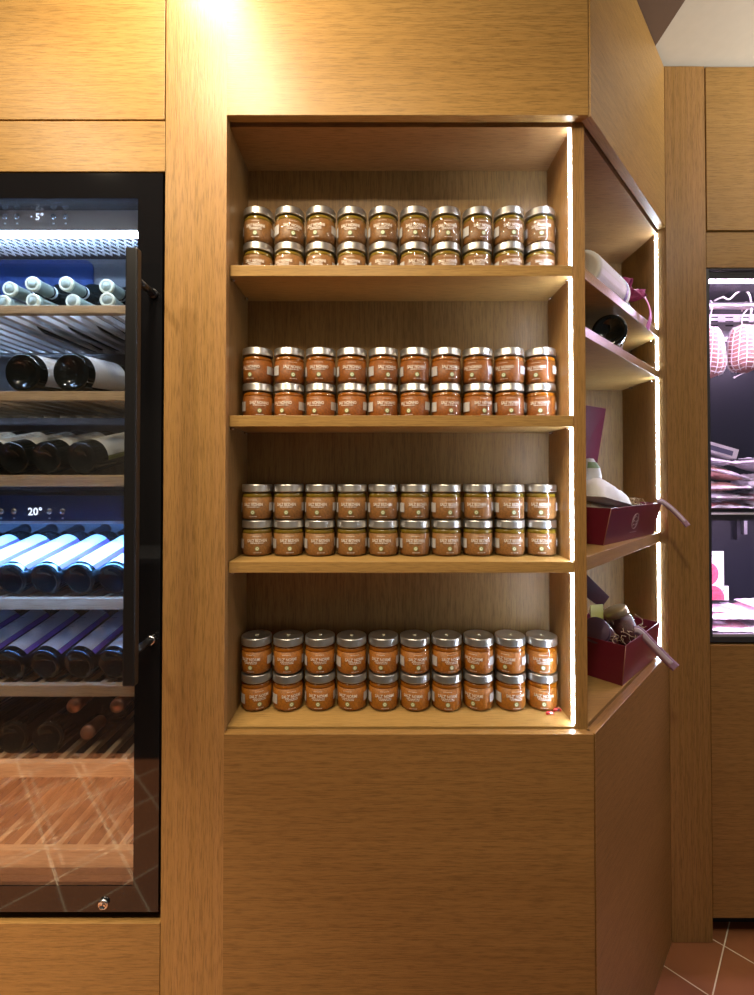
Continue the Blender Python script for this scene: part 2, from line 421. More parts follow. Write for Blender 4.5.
for kind, zsh in zip(('top', 'second', 'third', 'bottom'), SH + [ZB]):
    proto = make_jar(kind); used = False
    for lev in (0, 1):
        for i in range(10):
            lab = 'jar of %s sauce, %s from left in %s row on the %s shelf' % (SAUCE[kind], ORD[i], 'upper' if lev else 'lower', kind)
            o = proto if not used else dup(proto)
            used = True
            o['label'] = lab; o['group'] = 'sauce jars on the %s shelf' % kind
            o.location = (-.2790 + i * .07345 + rj.uniform(-.0006, .0006), .1120 + rj.uniform(-.0015, .0015), zsh + .0002 + lev * (JH + .0003))
            o.rotation_euler = (0, 0, rad(rj.uniform(-26, 20)) + math.atan2(o.location.x, 1.066) * -.6)

# small red scraps at the end of the bottom shelf
for k, (x, y, lab) in enumerate(((.3840, .0700, 'red and white twist of foil nearest the front edge of the bottom shelf'), (.4060, .0840, 'red foil scrap beside the lit strip at the bottom shelf corner'))):
    m = MB()
    m.tube([(x - .008, y - .002, ZB + .0035), (x - .003, y, ZB + .0050), (x + .004, y + .001, ZB + .0045), (x + .009, y - .001, ZB + .0035)], .003, 8, 0, flat=([.0016, .0042, .0040, .0015], .0032))
    tt = thing('foil_scrap', lab, 'scrap', (x, y, ZB))
    m.build('foil', 'red_bit', tt)
    m = MB(); m.tube([(x + .000, y - .0028, ZB + .0050), (x + .005, y - .002, ZB + .0060)], .002, 8); m.build('foil_stripe', 'white_bit' if k == 0 else 'ink', tt)

# ------------------------------------------------------------------ corner cabinet (diagonal front)
cc = thing('corner_cabinet', 'diagonal oak corner cabinet with gift boxes, narrow lit shelves', 'cabinet', (.66, .32, FL))
FR = Matrix.Translation((A.x, A.y, 0)) @ Matrix.Rotation(math.atan2(dAB.y, dAB.x), 4, 'Z')   # local x runs along the diagonal
LAB = (B - A).length
def diag(x0, x1, y0, y1, z0, z1, name, mat, bevel=.001):
    return MB().box(x0, x1, y0, y1, z0, z1, 0, FR).build(name, mat, cc, frame=FR, bevel=bevel)
diag(.0005, LAB - .001, 0, .02, 2.1790, CE - .002, 'upper_panel', 'oak_h')
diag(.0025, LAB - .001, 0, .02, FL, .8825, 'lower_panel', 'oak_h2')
def on_line(x, off):
    p = A + nAB * off; return p.y + (x - p.x) * dAB.y / dAB.x
def niche_poly(off, x0=XD + .0005, x1=.8695, yb=.66):
    return [(x0, on_line(x0, off)), (x1, on_line(x1, off)), (x1, yb), (x0, yb)]
MB().prism([(.870, on_line(.870, .0225)), (.8848, .4365), (.8848, .70), (.870, .70)], FL + .02, 2.20).build('side_panel', 'oak_in', cc)
bx(XD, .870, .661, .70, FL + .02, 2.20).build('back_panel', 'oak_in', cc)
MB().prism(niche_poly(.0255), 2.1730, 2.20).build('roof_board', 'oak_ceil', cc)
NZ = [(1.8700, .024), (1.7420, .022), (1.2440, .030)]
for z, th in NZ:
    MB().prism(niche_poly(.022), z - th, z).build('shelf', 'oak_shelf', cc, bevel=.001)
MB().prism(niche_poly(.0235), ZB - .022, ZB).build('base_board', 'oak_shelf', cc)
yl = on_line(.8685, .022) + .002
zz = [ZB, 1.244, 1.742, 1.870, 2.173]; ths = [.030, .022, .024, .002]
for k in range(4):
    bx(.8675, .8698, yl, yl + .009, zz[k] + .002, zz[k + 1] - ths[k] - .002).build('led_strip', 'led_cool', cc)
for z, th in NZ:
    for y in (yl + .028, .60):
        m = MB(); m.tube([(.870, y, z - th - .003), (.861, y, z - th - .003)], .0028, 10); m.build('shelf_pin', 'chrome', cc)

# ------------------------------------------------------------------ bottles (local Z runs from base to neck, local X faces the label's middle)
def bottle_profile(R, H, slim=False):
    sh = .62 if not slim else .56
    return [(.0, .018), (R * .35, .015), (R * .62, .006), (R * .78, .0008), (R * .90, .0), (R * .985, .0035), (R, .009), (R, H * sh),
            (R * .95, H * (sh + .045)), (R * .78, H * (sh + .09)), (R * .52, H * (sh + .13)), (R * .40, H * (sh + .165)), (.0142, H * .86), (.0140, H * .955), (.0158, H * .958), (.0158, H * .985), (.0140, H), (.0, H)]
def make_bottle(label, R=.0373, H=.30, glass='bottle', cap='capsule_black', lab='label_white', stripe=None, group=None, lz=(.055, .165), span=75, caplen=.17, neck_rings=True):
    t = thing('wine_bottle', label, 'bottle', (0, 0, 0), group)
    prof = bottle_profile(R, H)
    m = MB(); m.lathe(prof, 36); g = m.build('glass', glass, t)
    m = MB()
    z0 = H * (1 - caplen - .07)
    m.lathe([(.0148, z0 + .02), (.0151, z0 + .022), (.0149, H * .952), (.0166, H * .957), (.0166, H * .986), (.0150, H + .0008), (.0, H + .0010)], 24)
    m.build('capsule', cap, t)
    if lab:
        m = MB(); m.lathe([(R + .0004, lz[0]), (R + .0004, lz[1])], 20, a0=rad(-span), a1=rad(span), caps=False)
        lb = m.build('label', lab, t)
        if stripe:
            m = MB(); m.lathe([(R + .0006, lz[0]), (R + .0006, lz[1])], 8, a0=rad(span + 1), a1=rad(span + 17), caps=False)
            m.build('label_stripe', stripe, t)
        m = MB()
        for k in range(3):
            zc = lz[0] + (lz[1] - lz[0]) * (.72 - .12 * k); hw = (26, 18, 22)[k]
            for q in range(4):
                m.lathe([(R + .0007, zc), (R + .0007, zc + .0022)], 3, a0=rad(-hw + q * hw / 2), a1=rad(-hw + q * hw / 2 + hw * .4), caps=False)
        m.build('label_print', 'ink', t)
    return t
def aim(o, base, d, up=(0, 0, 1), spin=0.):
    z = Vector(d).normalized(); u = Vector(up); x = (u - z * u.dot(z)).normalized(); y = z.cross(x)
    Mx = Matrix((x, y, z)).transposed().to_4x4()
    o.matrix_basis = Matrix.Translation(base) @ Mx @ Matrix.Rotation(spin, 4, 'Z')

# ------------------------------------------------------------------ wine fridge
FX0, FX1, FZ0, FZ1 = -1.290, -.4515, .5190, 2.0565
wf = thing('wine_fridge', 'tall black framed wine fridge with glass door and blue inside lights', 'fridge', (-.755, .2, FZ0))
IX0, IX1, IY1 = -1.240, -.4985, .43
body = MB()
body.box(FX0 + .003, IX0, .048, .45, FZ0 + .003, FZ1 - .003); body.box(IX1, FX1 - .003, .048, .45, FZ0 + .003, FZ1 - .003)
body.box(IX0, IX1, .048, .45, 2.044, FZ1 - .003); body.box(IX0, IX1, .048, .45, FZ0 + .003, .532)
body.build('body', 'black_plastic', wf)
bx(IX0, IX1, IY1, .45, .532, 2.044).build('back_wall', 'grey_liner', wf)
bx(IX0 + .001, IX1 - .001, .338, IY1, 1.9250, 2.0350).build('fan_housing', 'grey_liner', wf)
m = MB()
cx1, cz1, rr = -.806, 2.0300, .024
pl = [(IX0 + .002, 1.927), (cx1, 1.927)] + [(cx1 - rr + rr * math.cos(a), cz1 - rr + rr * math.sin(a)) for a in [PI / 2 * k / 8 for k in range(9)]] + [(IX0 + .002, cz1)]
n = len(pl)
m.add([(x, .333, z) for x, z in pl] + [(x, .338, z) for x, z in pl], [tuple(range(n))] + [(i, n + i, n + (i + 1) % n, (i + 1) % n) for i in range(n)])
m.build('fan_cover', 'blue_liner', wf)
bx(IX0, IX1, IY1 - .010, IY1, .54, 1.13).build('lower_back_panel', 'black_plastic', wf)
door = thing('door', '', '', (0, 0, 0)); del door['label']; del door['category']
COL.objects.unlink(door); bpy.data.objects.remove(door)
# the door's border is the part, its glass and handle are its sub-parts
GX0, GX1, GZ0, GZ1 = -1.235, -.5035, .5720, 2.0030
m = MB()
m.box(GX1, FX1, 0, .044, FZ0, FZ1); m.box(FX0, GX0, 0, .044, FZ0, FZ1); m.box(GX0, GX1, 0, .044, GZ1, FZ1); m.box(GX0, GX1, 0, .044, FZ0, GZ0)
door = m.build('door', 'black_gloss', wf)
bx(GX0, GX1, .001, .005, GZ0, GZ1).build('glass_pane', 'glass_door', door)
bx(GX0, GX1, .022, .026, GZ0, GZ1).build('glass_pane', 'glass_door', door)
m = MB(); m.box(-.4800, -.4570, -.090, -.072, 1.0210, 1.8550)
h = m.build('handle', 'black_metal', door, bevel=.003)
for z in (1.800, 1.078):
    m = MB(); m.tube([(-.4690, -.073, z), (-.4690, .0005, z)], .0075, 16); m.build('handle_mount', 'black_metal', door)
    m = MB(); m.tube([(-.4690, -.0060, z), (-.4690, -.0005, z)], .0095, 16); m.build('handle_collar', 'chrome' if z < 1.5 else 'black_metal', door)
m = MB(); m.lathe([(.0105, 0), (.0105, .004), (.0085, .006), (.0072, .006), (.0068, .0046), (.0, .0046)], 24, 0, Matrix.Translation((-.5632, 0, .5371)) @ Matrix.Rotation(PI / 2, 4, 'X'))
lk = m.build('lock', 'chrome', door)
m = MB(); m.box(-.5640, -.5624, -.0052, -.0040, .5340, .5402); m.build('keyhole', 'slot', door)
# shelves with slats
for k, (z0, z1) in enumerate(((1.7765, 1.7955), (1.5835, 1.6050), (1.3940, 1.4200), (1.1245, 1.1500), (.9350, .9610), (.7600, .7925), (.5640, .6050))):
    m = MB(); m.box(IX0 + .001, IX1 - .001, .050, .066, z0, z1); sh = m.build('shelf', 'beech', wf, bevel=.002)
    m = MB(); zt = z1 - .004
    nsl = 20 if k == 0 else 16
    for q in range(nsl):
        x = IX0 + .02 + (IX1 - IX0 - .04) * q / (nsl - 1)
        m.box(x - .007, x + .007, .066, .40, zt - .012, zt)
    m.box(IX0 + .001, IX1 - .001, .385, .400, zt - .012, zt + .0005)
    if k in (1, 2, 3, 4):
        m.box(IX0 + .001, IX1 - .001, .205, .225, zt, z1 + (.034 if k > 1 else .022))
    m.build('shelf_slats', 'beech_y' if k != 0 else 'white_panel', sh)
    for y in (.09, .36):
        m = MB(); m.box(IX0, IX0 + .006, y, y + .02, z0 - .01, z0 + .004); m.box(IX1 - .006, IX1, y, y + .02, z0 - .01, z0 + .004)
        m.build('shelf_bracket', 'black_plastic', wf)
bx(IX0 + .001, IX1 - .001, .050, .075, .532, .545).build('bottom_grille', 'black_metal', wf)
# top control strip
tp = bx(IX0, IX1, .050, .062, 1.9620, 2.0430).build('upper_control_panel', 'panel_grey', wf)
bx(IX0, IX1, .0625, .40, 2.036, 2.043).build('top_tray', 'black_plastic', wf)
md = bx(IX0, IX1, .050, .40, 1.3180, 1.3750).build('lower_control_panel', 'panel_navy', wf)
bx(IX0, IX1, .0485, .0500, 1.3125, 1.3190).build('trim_line', 'steel', md)
def knob(par, x, z):
    m = MB(); m.lathe([(.0065, 0), (.0065, .002), (.0050, .0034), (.0, .0036)], 20, 0, Matrix.Translation((x, .0500, z)) @ Matrix.Rotation(PI / 2, 4, 'X'))
    m.build('button', 'chrome', par)
    m = MB(); m.box(x - .002, x + .002, .0490, .0498, z - .0165, z - .0135); m.build('button_mark', 'steel', par)
for x in (-.8237, -.7968, -.7163, -.6894): knob(tp, x, 1.9920)
for x in (-.8253, -.7965, -.7188, -.6900): knob(md, x, 1.3400)
def digits(par, txt, x, z, size):
    v, f = text_tris(txt, size)
    m = MB(); m.add([Vector((x + p.x, .0492, z + p.y)) for p in v], f)
    m.build('display_digits', 'digits', par)
digits(tp, "\u00b7 5\u00b0", -.7530, 1.9850, .021)
digits(md, "20\u00b0", -.7505, 1.3320, .023)
bx(IX0 + .002, IX1 - .002, .0500, .0590, 1.9490, 1.9580).build('led_bar', 'led_fridge', wf)
bx(IX0 + .002, IX1 - .002, .0760, .1000, 1.3150, 1.3178).build('led_bar', 'led_mid', wf)
# perforated sheet below the fan
m = MB(); y0, y1 = .060, .170; st = .0185
x = IX0 - .14
while x < IX1 + .14:
    for sg in (1, -1):
        p, q = Vector((x, y0, 0)), Vector((x + sg * (y1 - y0) * .5, y1, 0))
        if p.x > q.x: p, q = q, p
        if q.x < IX0 + .005 or p.x > IX1 - .005: continue
        if p.x < IX0: p = p + (q - p) * ((IX0 - p.x) / (q.x - p.x))
        if q.x > IX1: q = p + (q - p) * ((IX1 - p.x) / (q.x - p.x))
        if (q - p).length < .006: continue
        w = Vector((0, .0052, 0)); za = Vector((0, 0, 1.9640 + (.0004 if sg > 0 else 0))); zb = za + Vector((0, 0, .0014))
        m.add([p - w + za, q - w + za, q + w + za, p + w + za, p - w + zb, q - w + zb, q + w + zb, p + w + zb],
              [(3, 2, 1, 0), (4, 5, 6, 7), (0, 1, 5, 4), (1, 2, 6, 5), (2, 3, 7, 6), (3, 0, 4, 7)])
    x += st
m.build('perforated_sheet', 'white_panel', wf)

# bottles in the wine fridge ---------------------------------------------------
def dirn(px, pz): return Vector((px, 1, pz))
# top shelf, necks to the viewer
G = 'bottles on the top fridge shelf'
b0 = make_bottle('x', glass='bottle', cap='capsule_sage', lab='label_cream', group=G, lz=(.08, .15))
m = MB(); m.lathe([(.0170, .2945), (.0170, .2990), (.0155, .3014), (.0120, .3014), (.0112, .3006), (.0, .3006)], 24); m.build('capsule_end', 'capsule_cream', b0)
m = MB(); m.lathe([(.0153, .236), (.0153, .243)], 24, caps=False); m.build('capsule_band', 'label_white', b0)
names_up = ['leftmost', 'second', 'third', 'rightmost']
first = True
for i, (x, z) in enumerate(((-.8473, 1.8470), (-.7950, 1.8590), (-.7176, 1.8590), (-.6241, 1.8530))):
    o = b0 if first else dup(b0); first = False
    o['label'] = 'cream-capped bottle, %s of the upper necks on the top wine fridge shelf' % names_up[i]
    aim(o, (x, .392, z + .020), (0, -.300, -.018), spin=.5 * i)
for i, (x, z) in enumerate(((-.8583, 1.8145), (-.7901, 1.8175), (-.6990, 1.8165), (-.6180, 1.8195))):
    o = dup(b0)
    o['label'] = 'cream-capped bottle, %s of the lower necks just above the top fridge shelf edge' % names_up[i]
    aim(o, (x + .036 * (1 if i < 3 else -.6), .385, z + .002), (-.036 * (1 if i < 3 else -.6), -.300, .0), spin=.3 + .5 * i)
# second shelf: two large bottles
G = 'large bottles on the second fridge shelf'
b1 = make_bottle('fat dark bottle base with white label, left of two on the second fridge shelf', R=.0440, H=.31, cap='capsule_silver', lab='label_white', group=G, lz=(.024, .13), span=95)
D2 = (.12, 1, .08)
aim(b1, (-.7942, .062, 1.6050 + .0435), D2, spin=rad(35))
o = dup(b1, 'fat dark bottle base with white label, right of two on the second fridge shelf')
aim(o, (-.6862, .062, 1.6050 + .0435), D2, spin=rad(38))
# third shelf
G = 'bottles on the third fridge shelf'
DT = (.15, 1, .24)
b2 = make_bottle('x', cap='capsule_black', lab='label_cream', stripe='olive', group=G, lz=(.04, .16), span=80)
first = True
for x, lab in ((-1.0415, 'striped-label bottle whose base lies left of the picture, farthest left on third fridge shelf'),
               (-.9655, 'striped-label bottle just left of the picture edge, second from left on third fridge shelf'),
               (-.8895, 'striped-label bottle at the left picture edge, third wine fridge shelf'),
               (-.8147, 'striped-label bottle, second from right but one on the third wine fridge shelf'),
               (-.7406, 'striped-label bottle, middle of the three full bases on the third wine fridge shelf'),
               (-.6621, 'bottle with green and white label, rightmost on the third wine fridge shelf')):
    o = b2 if first else dup(b2); first = False
    o['label'] = lab; aim(o, (x, .064, 1.4200 + .0366), DT, spin=rad(12))
# fourth and fifth shelf
for nm, z, lb, where in (('fourth', 1.1500, 'label_white', 'brightly lit blue'), ('fifth', .9610, 'label_grey', 'dim')):
    G = 'bottles on the %s fridge shelf' % nm
    b3 = make_bottle('x', cap='capsule_black', lab=lb, stripe='purple', group=G, lz=(.018, .170), span=60)
    first = True
    for i, x in enumerate((-1.0440, -.9680, -.8920, -.8160, -.7400, -.6640, -.5880)):
        o = b3 if first else dup(b3); first = False
        o['label'] = 'bottle with %s label, %s from right on the %s %s fridge shelf' % ('white' if nm == 'fourth' else 'grey', ORD[6 - i], where, nm)
        aim(o, (x, .064, z + .0366), (.16, 1, .28), spin=rad(-16))
# sixth shelf, dark
G = 'dark bottles on the sixth fridge shelf'
b4 = make_bottle('x', cap='capsule_silver', lab=None, group=G)
first = True
for i, x in enumerate((-.905, -.825, -.745)):
    o = b4 if first else dup(b4); first = False
    o['label'] = 'dark bottle with silver capsule, %s from left on the low unlit fridge shelf' % ORD[i]
    aim(o, (x, .085, .7925 + .0335), (.0, 1, .0))
b5 = make_bottle('x', cap='capsule_copper', lab=None, group=G)
for i, (x, z, lab) in enumerate(((-.668, .8260, 'dark bottle with copper neck end lying low on the unlit fridge shelf'),
                                 (-.700, .8870, 'dark bottle with copper neck end, left one of the upper pair on the unlit shelf'),
                                 (-.600, .8870, 'dark bottle with copper neck end nearest the door border on the unlit shelf'))):
    o = b5 if i == 0 else dup(b5)
    o['label'] = lab; aim(o, (x, .405, z), (0, -1, 0))

# ------------------------------------------------------------------ things in the corner cabinet
def ribbon(m, pts, w, mi=0, up=(0, 0, 1), th=.0006):
    m.tube(pts, 1, 6, mi, flat=(w / 2, th), up=up)
def spline(pts, n=10):
    P = [Vector(p) for p in pts]; out = []
    for i in range(len(P) - 1):
        p0 = P[max(i - 1, 0)]; p1 = P[i]; p2 = P[i + 1]; p3 = P[min(i + 2, len(P) - 1)]
        for k in range(n):
            t = k / n
            out.append(.5 * ((2 * p1) + (p2 - p0) * t + (2 * p0 - 5 * p1 + 4 * p2 - p3) * t * t + (3 * p1 - p0 - 3 * p2 + p3) * t ** 3))
    out.append(P[-1]); return out
# white wrapped bottle with ribbon, lying along the upper shelf
wb = make_bottle('white wrapped bottle with magenta ribbon bow lying on the upper corner shelf', R=.0510, H=.36, glass='paper', cap='bottle_green', lab='label_white', lz=(.012, .190), span=170)
pb = Vector((.4960, .1600)); dn = Vector((.70, .71)).normalized()
aim(wb, (pb.x, pb.y, 1.870 + .0515), (dn.x, dn.y, 0), spin=.9)
m = MB(); m.lathe([(.0516, .196), (.0516, .214)], 28, caps=False); 
pt = m.build('purple_band', 'purple', None); pt.parent = wb; pt.matrix_local = Matrix()
m = MB(); m.lathe([(.0215, .284), (.0225, .288), (.0225, .300), (.0215, .304)], 20)
for sg in (1, -1):
    lp = spline([(.020, 0, .294), (.034, sg * .016, .304), (.056, sg * .030, .304), (.058, sg * .034, .290), (.036, sg * .018, .286), (.020, 0, .292)], 5)
    m.tube(lp, 1, 6, 0, flat=(.012, .0008))
m.lathe([(.0, -.008), (.007, -.004), (.007, .004), (.0, .008)], 12, 0, Matrix.Translation((.024, 0, .294)))
kn = m.build('ribbon_bow', 'ribbon_pink', None); kn.parent = wb; kn.matrix_local = Matrix()
wbm = wb.matrix_basis
m = MB()
k0 = wbm @ Vector((.024, 0, .294))
tail = [k0, k0 + Vector((.012, -.030, .006)), Vector((.758, .326, 1.915)), Vector((.766, .318, 1.870)), Vector((.755, .316, 1.828))]
ribbon(m, [wbm.inverted() @ p for p in spline(tail, 8)], .026, up=tuple(wbm.to_3x3().inverted() @ Vector((.7, -.7, .1))))
rt = m.build('ribbon_tail', 'ribbon_pink', None); rt.parent = wb; rt.matrix_local = Matrix()
# bottle whose base shows on the second corner shelf
db = make_bottle('dark bottle lying base outward on the second corner shelf', R=.0410, H=.30, cap='capsule_black', lab='label_cream', lz=(.06, .15), span=60)
aim(db, (.5830, .1860, 1.742 + .0410), (.42, .91, 0), spin=PI)

# gift boxes
def gift_box(label, corner, rot, w, d, hgt, z, flare, lid_pts, ribbon_pts, emblem):
    """corner = front bottom corner, width runs along rot, depth runs to the left back"""
    t = thing('gift_box', label, 'box', (corner[0], corner[1], z))
    ux = Vector((math.cos(rot), math.sin(rot), 0)); uy = Vector((-math.sin(rot), math.cos(rot), 0)); c = Vector((corner[0], corner[1], z))
    P = lambda a, b, e: c + ux * a + uy * b + Vector((0, 0, e))
    bot = [P(0, 0, 0), P(w, 0, 0), P(w, d, 0), P(0, d, 0)]
    f = flare
    top = [P(-f * .3, -f, hgt), P(w + f * .3, -f, hgt), P(w + f * .3, d + f * .2, hgt), P(-f * .3, d + f * .2, hgt)]
    th = .0022
    m = MB()
    m.quad_slab([bot[0], bot[1], bot[2], bot[3]], th)
    for i in range(4):
        j = (i + 1) % 4
        m.quad_slab([bot[j], bot[i], top[i], top[j]], th)
    m.build('tray', 'burgundy', t, bevel=.0006)
    m = MB()
    m.tube([bot[0], top[0]], .0009, 6)
    m.build('corner_seam', 'gold_edge', t)
    m = MB(); m.tube([bot[1], top[1]], .0009, 6); m.build('corner_seam', 'gold_edge', t)
    m = MB(); m.quad_slab(lid_pts, .003); lid = m.build('lid', 'burgundy_lid', t, bevel=.0006)
    a, b, cc_, dd = [Vector(q) for q in lid_pts]
    # turned-over flange along the lid's free edge
    nn = (b - a).cross(dd - a).normalized()
    if emblem: m = MB(); m.quad_slab([dd, cc_, cc_ - nn * .035 - (cc_ - b).normalized() * .03, dd - nn * .035 - (dd - a).normalized() * .03], .002); m.build('lid_flange', 'burgundy_in', t)
    m = MB(); ribbon(m, spline(ribbon_pts[0], 8), ribbon_pts[1], up=ribbon_pts[2]); rb = m.build('ribbon', 'ribbon', t)
    m = MB(); q = [p + Vector(ribbon_pts[3]) for p in spline(ribbon_pts[0], 8)][1:-4]
    ribbon(m, q, ribbon_pts[1] * .55, up=ribbon_pts[2]); m.build('ribbon_stripe', 'ribbon_light', rb)
    if emblem:
        m = MB()
        fu = (top[1] - top[0]).normalized(); fv = ((top[0] + top[1]) / 2 - (bot[0] + bot[1]) / 2).normalized()
        fn = fu.cross(fv).normalized()
        o0 = (top[0] + top[1] + bot[0] + bot[1]) / 4 + fn * .0008 + fu * .000 + fv * .004
        E = lambda a, b: o0 + fu * a + fv * b
        ring = [E(.021 * math.cos(2 * PI * k / 40), .021 * math.sin(2 * PI * k / 40)) for k in range(41)]
        m.tube(ring, .0008, 5)
        m.tube([E(.017 * math.cos(a), .002 + .011 * math.sin(a)) for a in [PI * k / 12 for k in range(13)]], .0007, 5)
        m.tube([E(-.018, -.002), E(-.006, .002), E(.006, -.003), E(.018, .001)], .0007, 5)
        m.tube([E(-.013, -.013), E(-.004, -.008), E(.006, -.012), E(.013, -.006)], .0007, 5)
        x = -.020
        while x < .020:
            m.tube([E(x, -.031), E(x + .003, -.031)], .0006, 4); x += .0044
        m.build('emblem', 'gold_print', t)
    # shredded paper filling
    m = MB(); rr = random.Random(int(z * 100))
    for k in range(90):
        a = rr.uniform(.1, .93) * w; b = rr.uniform(.1, .85) * d; e = rr.uniform(.55, .98) * hgt
        pts = []; v = Vector((rr.uniform(-1, 1), rr.uniform(-1, 1), rr.uniform(.1, .9)))
        for q in range(6):
            pts.append(P(min(max(a, .012), w - .012), min(max(b, .012), d - .012), min(max(e, .01), hgt * 1.16)))
            v = (v + Vector((rr.uniform(-1, 1), rr.uniform(-1, 1), rr.uniform(-.9, .6)))).normalized()
            a += v.x * .012; b += v.y * .012; e += v.z * .010
        m.tube(pts, .0008, 4)
    if emblem:
        for k in range(26):
            a = w * .80 + rr.uniform(-.03, .03); b = .05 + rr.uniform(-.025, .025)
            pts = [P(a + .014 * math.cos(q * 1.1 + k), b + .014 * math.sin(q * 1.3 + k * 2), hgt * .9 + .012 + .011 * math.sin(q + k * .7)) for q in range(7)]
            m.tube(spline(pts, 3), .0008, 4)
    m.build('straw_filling', 'straw', t, kind='stuff')
    return t, P, top
ROT = math.atan2(dAB.y, dAB.x)
ZS = 1.244
r3 = rad(41)
lid3 = [(.520, .388, 1.342), (.7185, .5605, 1.400), (.7580, .560, 1.640), (.530, .392, 1.640)]
gb, P3, T3 = gift_box('open burgundy gift box with round emblem and white packets on middle corner shelf', (.5640, .1860), r3, .345, .150, .094, ZS, .022,
         lid3, [[(.800, .352, 1.345), (.808, .345, 1.345), (.822, .330, 1.330), (.838, .312, 1.305), (.852, .298, 1.280)], .014, (.50, .80, -.10), (-.0004, -.0008, .0004)], True)
# packets in it
def packet(name, label, mats, a0, a1, b0, b1, z0, hgt, P, bulge=.5, tilt=0., group=None, seed=1):
    c = P((a0 + a1) / 2, (b0 + b1) / 2, z0)
    t = thing(name, label, 'packet', tuple(c), group)
    rr = random.Random(seed); n = 14
    ph = [rr.uniform(0, 6) for _ in range(4)]
    def surf(sgn):
        vs = []
        for j in range(n + 1):
            for i in range(n + 1):
                u, v = i / n, j / n
                e = (1 - abs(2 * u - 1) ** 3.) * (1 - abs(2 * v - 1) ** 3.)
                e = max(e, 0) ** .55
                wr = .07 * math.sin(9 * u + ph[0] + 3 * v) + .05 * math.sin(13 * v + ph[1] - 4 * u) + .04 * math.sin(23 * (u + v) + ph[2])
                zz_ = hgt * (.22 + (.78 if sgn > 0 else -.22) * e * (1 + wr)) + tilt * (u - .5)
                vs.append(P(a0 + (a1 - a0) * u, b0 + (b1 - b0) * v, z0 + zz_))
        return vs
    m = MB()
    for sgn in (1, -1):
        fs = [(j * (n + 1) + i, j * (n + 1) + i + 1, (j + 1) * (n + 1) + i + 1, (j + 1) * (n + 1) + i) for j in range(n) for i in range(n)]
        if sgn < 0: fs = [tuple(reversed(q)) for q in fs]
        m.add(surf(sgn), fs, 0, True)
    m.build('wrapper', mats, t)
    return t
packet('paper_packet', 'flat grey-edged packet lying lowest in the burgundy box with the emblem', 'paper_grey', .010, .160, .012, .125, .048, .062, P3, seed=2)
packet('paper_packet', 'white paper packet folded over the front rim of the emblem gift box', 'paper', .006, .200, .000, .118, .092, .066, P3, tilt=-.030, seed=5)
# white pouch standing behind with a green patch
c = P3(.190, .118, .122)
t = thing('paper_pouch', 'upright white pouch with green patch behind the packets in emblem box', 'pouch', tuple(c))
m = MB(); m.lathe([(.030, 0), (.034, .01), (.035, .05), (.030, .075), (.018, .092), (.012, .102), (.0, .104)], 24, 0, Matrix.Translation(c) @ Matrix.Diagonal((1, .7, 1, 1)))
m.build('pouch_body', 'paper', t)
m = MB(); m.lathe([(.0305, .0735), (.0185, .0915)], 12, 0, Matrix.Translation(c) @ Matrix.Diagonal((1.02, .72, 1.01, 1)), a0=rad(-120), a1=rad(0), caps=False); m.build('green_patch', 'badge_green', t)

lid0 = [(.515, .340, 1.130), (.660, .400, 1.028), (.690, .410, 1.058), (.560, .360, 1.175)]
r0 = rad(43)
gb2, P0, T0 = gift_box('open crimson gift box with two dark jars on the lowest corner board', (.6200, .2080), r0, .270, .165, .104, ZB, .010,
         lid0, [[(.7030, .300, .9960), (.7150, .292, .9940), (.7450, .282, .9600), (.7720, .274, .9300), (.7960, .268, .9060)], .024, (.45, .80, -.35), (-.0004, -.0008, .0004)], False)
def preserve_jar(label, base, d, R=.034, H=.105, lidm='lid_metal'):
    t = thing('preserve_jar', label, 'jar', (0, 0, 0), 'dark jars in the crimson gift box')
    m = MB(); m.lathe([(.0, 0), (R * .9, .0), (R, .006), (R, H * .72), (R * .9, H * .80), (R * .86, H * .84)], 32); m.build('glass', 'glass_jar', t)
    m = MB(); m.lathe([(.0, .003), (R * .88, .004), (R * .95, .008), (R * .95, H * .70), (.0, H * .74)], 28); m.build('preserve', 'preserve', t)
    m = MB(); m.lathe([(R * .93, H * .83), (R * .96, H * .835), (R * .96, H * .98), (R * .92, H), (.0, H * .992)], 32); m.build('lid', lidm, t)
    aim(t, base, d); return t
preserve_jar('dark jar with plum lid end facing out in the crimson gift box', (.638, .333, .962), (-.53, -.63, .43), R=.036, H=.100, lidm=plain('plum lid', (.12, .07, .11), rough=.35, metal=.4))
preserve_jar('dark jar with golden lid leaning back in the crimson gift box', (.735, .365, .930), (-.42, .12, .90), R=.036, H=.112, lidm=plain('gold lid', (.55, .45, .28), rough=.35, metal=.7))
c = P0(.045, .145, .100)
t = thing('greeting_card', 'small yellow green card with red edge beside the crimson box lid', 'card', tuple(c))
m = MB(); m.quad_slab([(.590, .310, .985), (.655, .372, .985), (.655, .377, 1.045), (.590, .315, 1.060)], .0012); m.build('card_sheet', 'yellow_card', t)
m = MB(); m.quad_slab([(.590, .3085, .981), (.657, .3705, .981), (.657, .3710, .988), (.590, .3090, .988)], .0012); m.build('card_edge', 'red_bit', t)

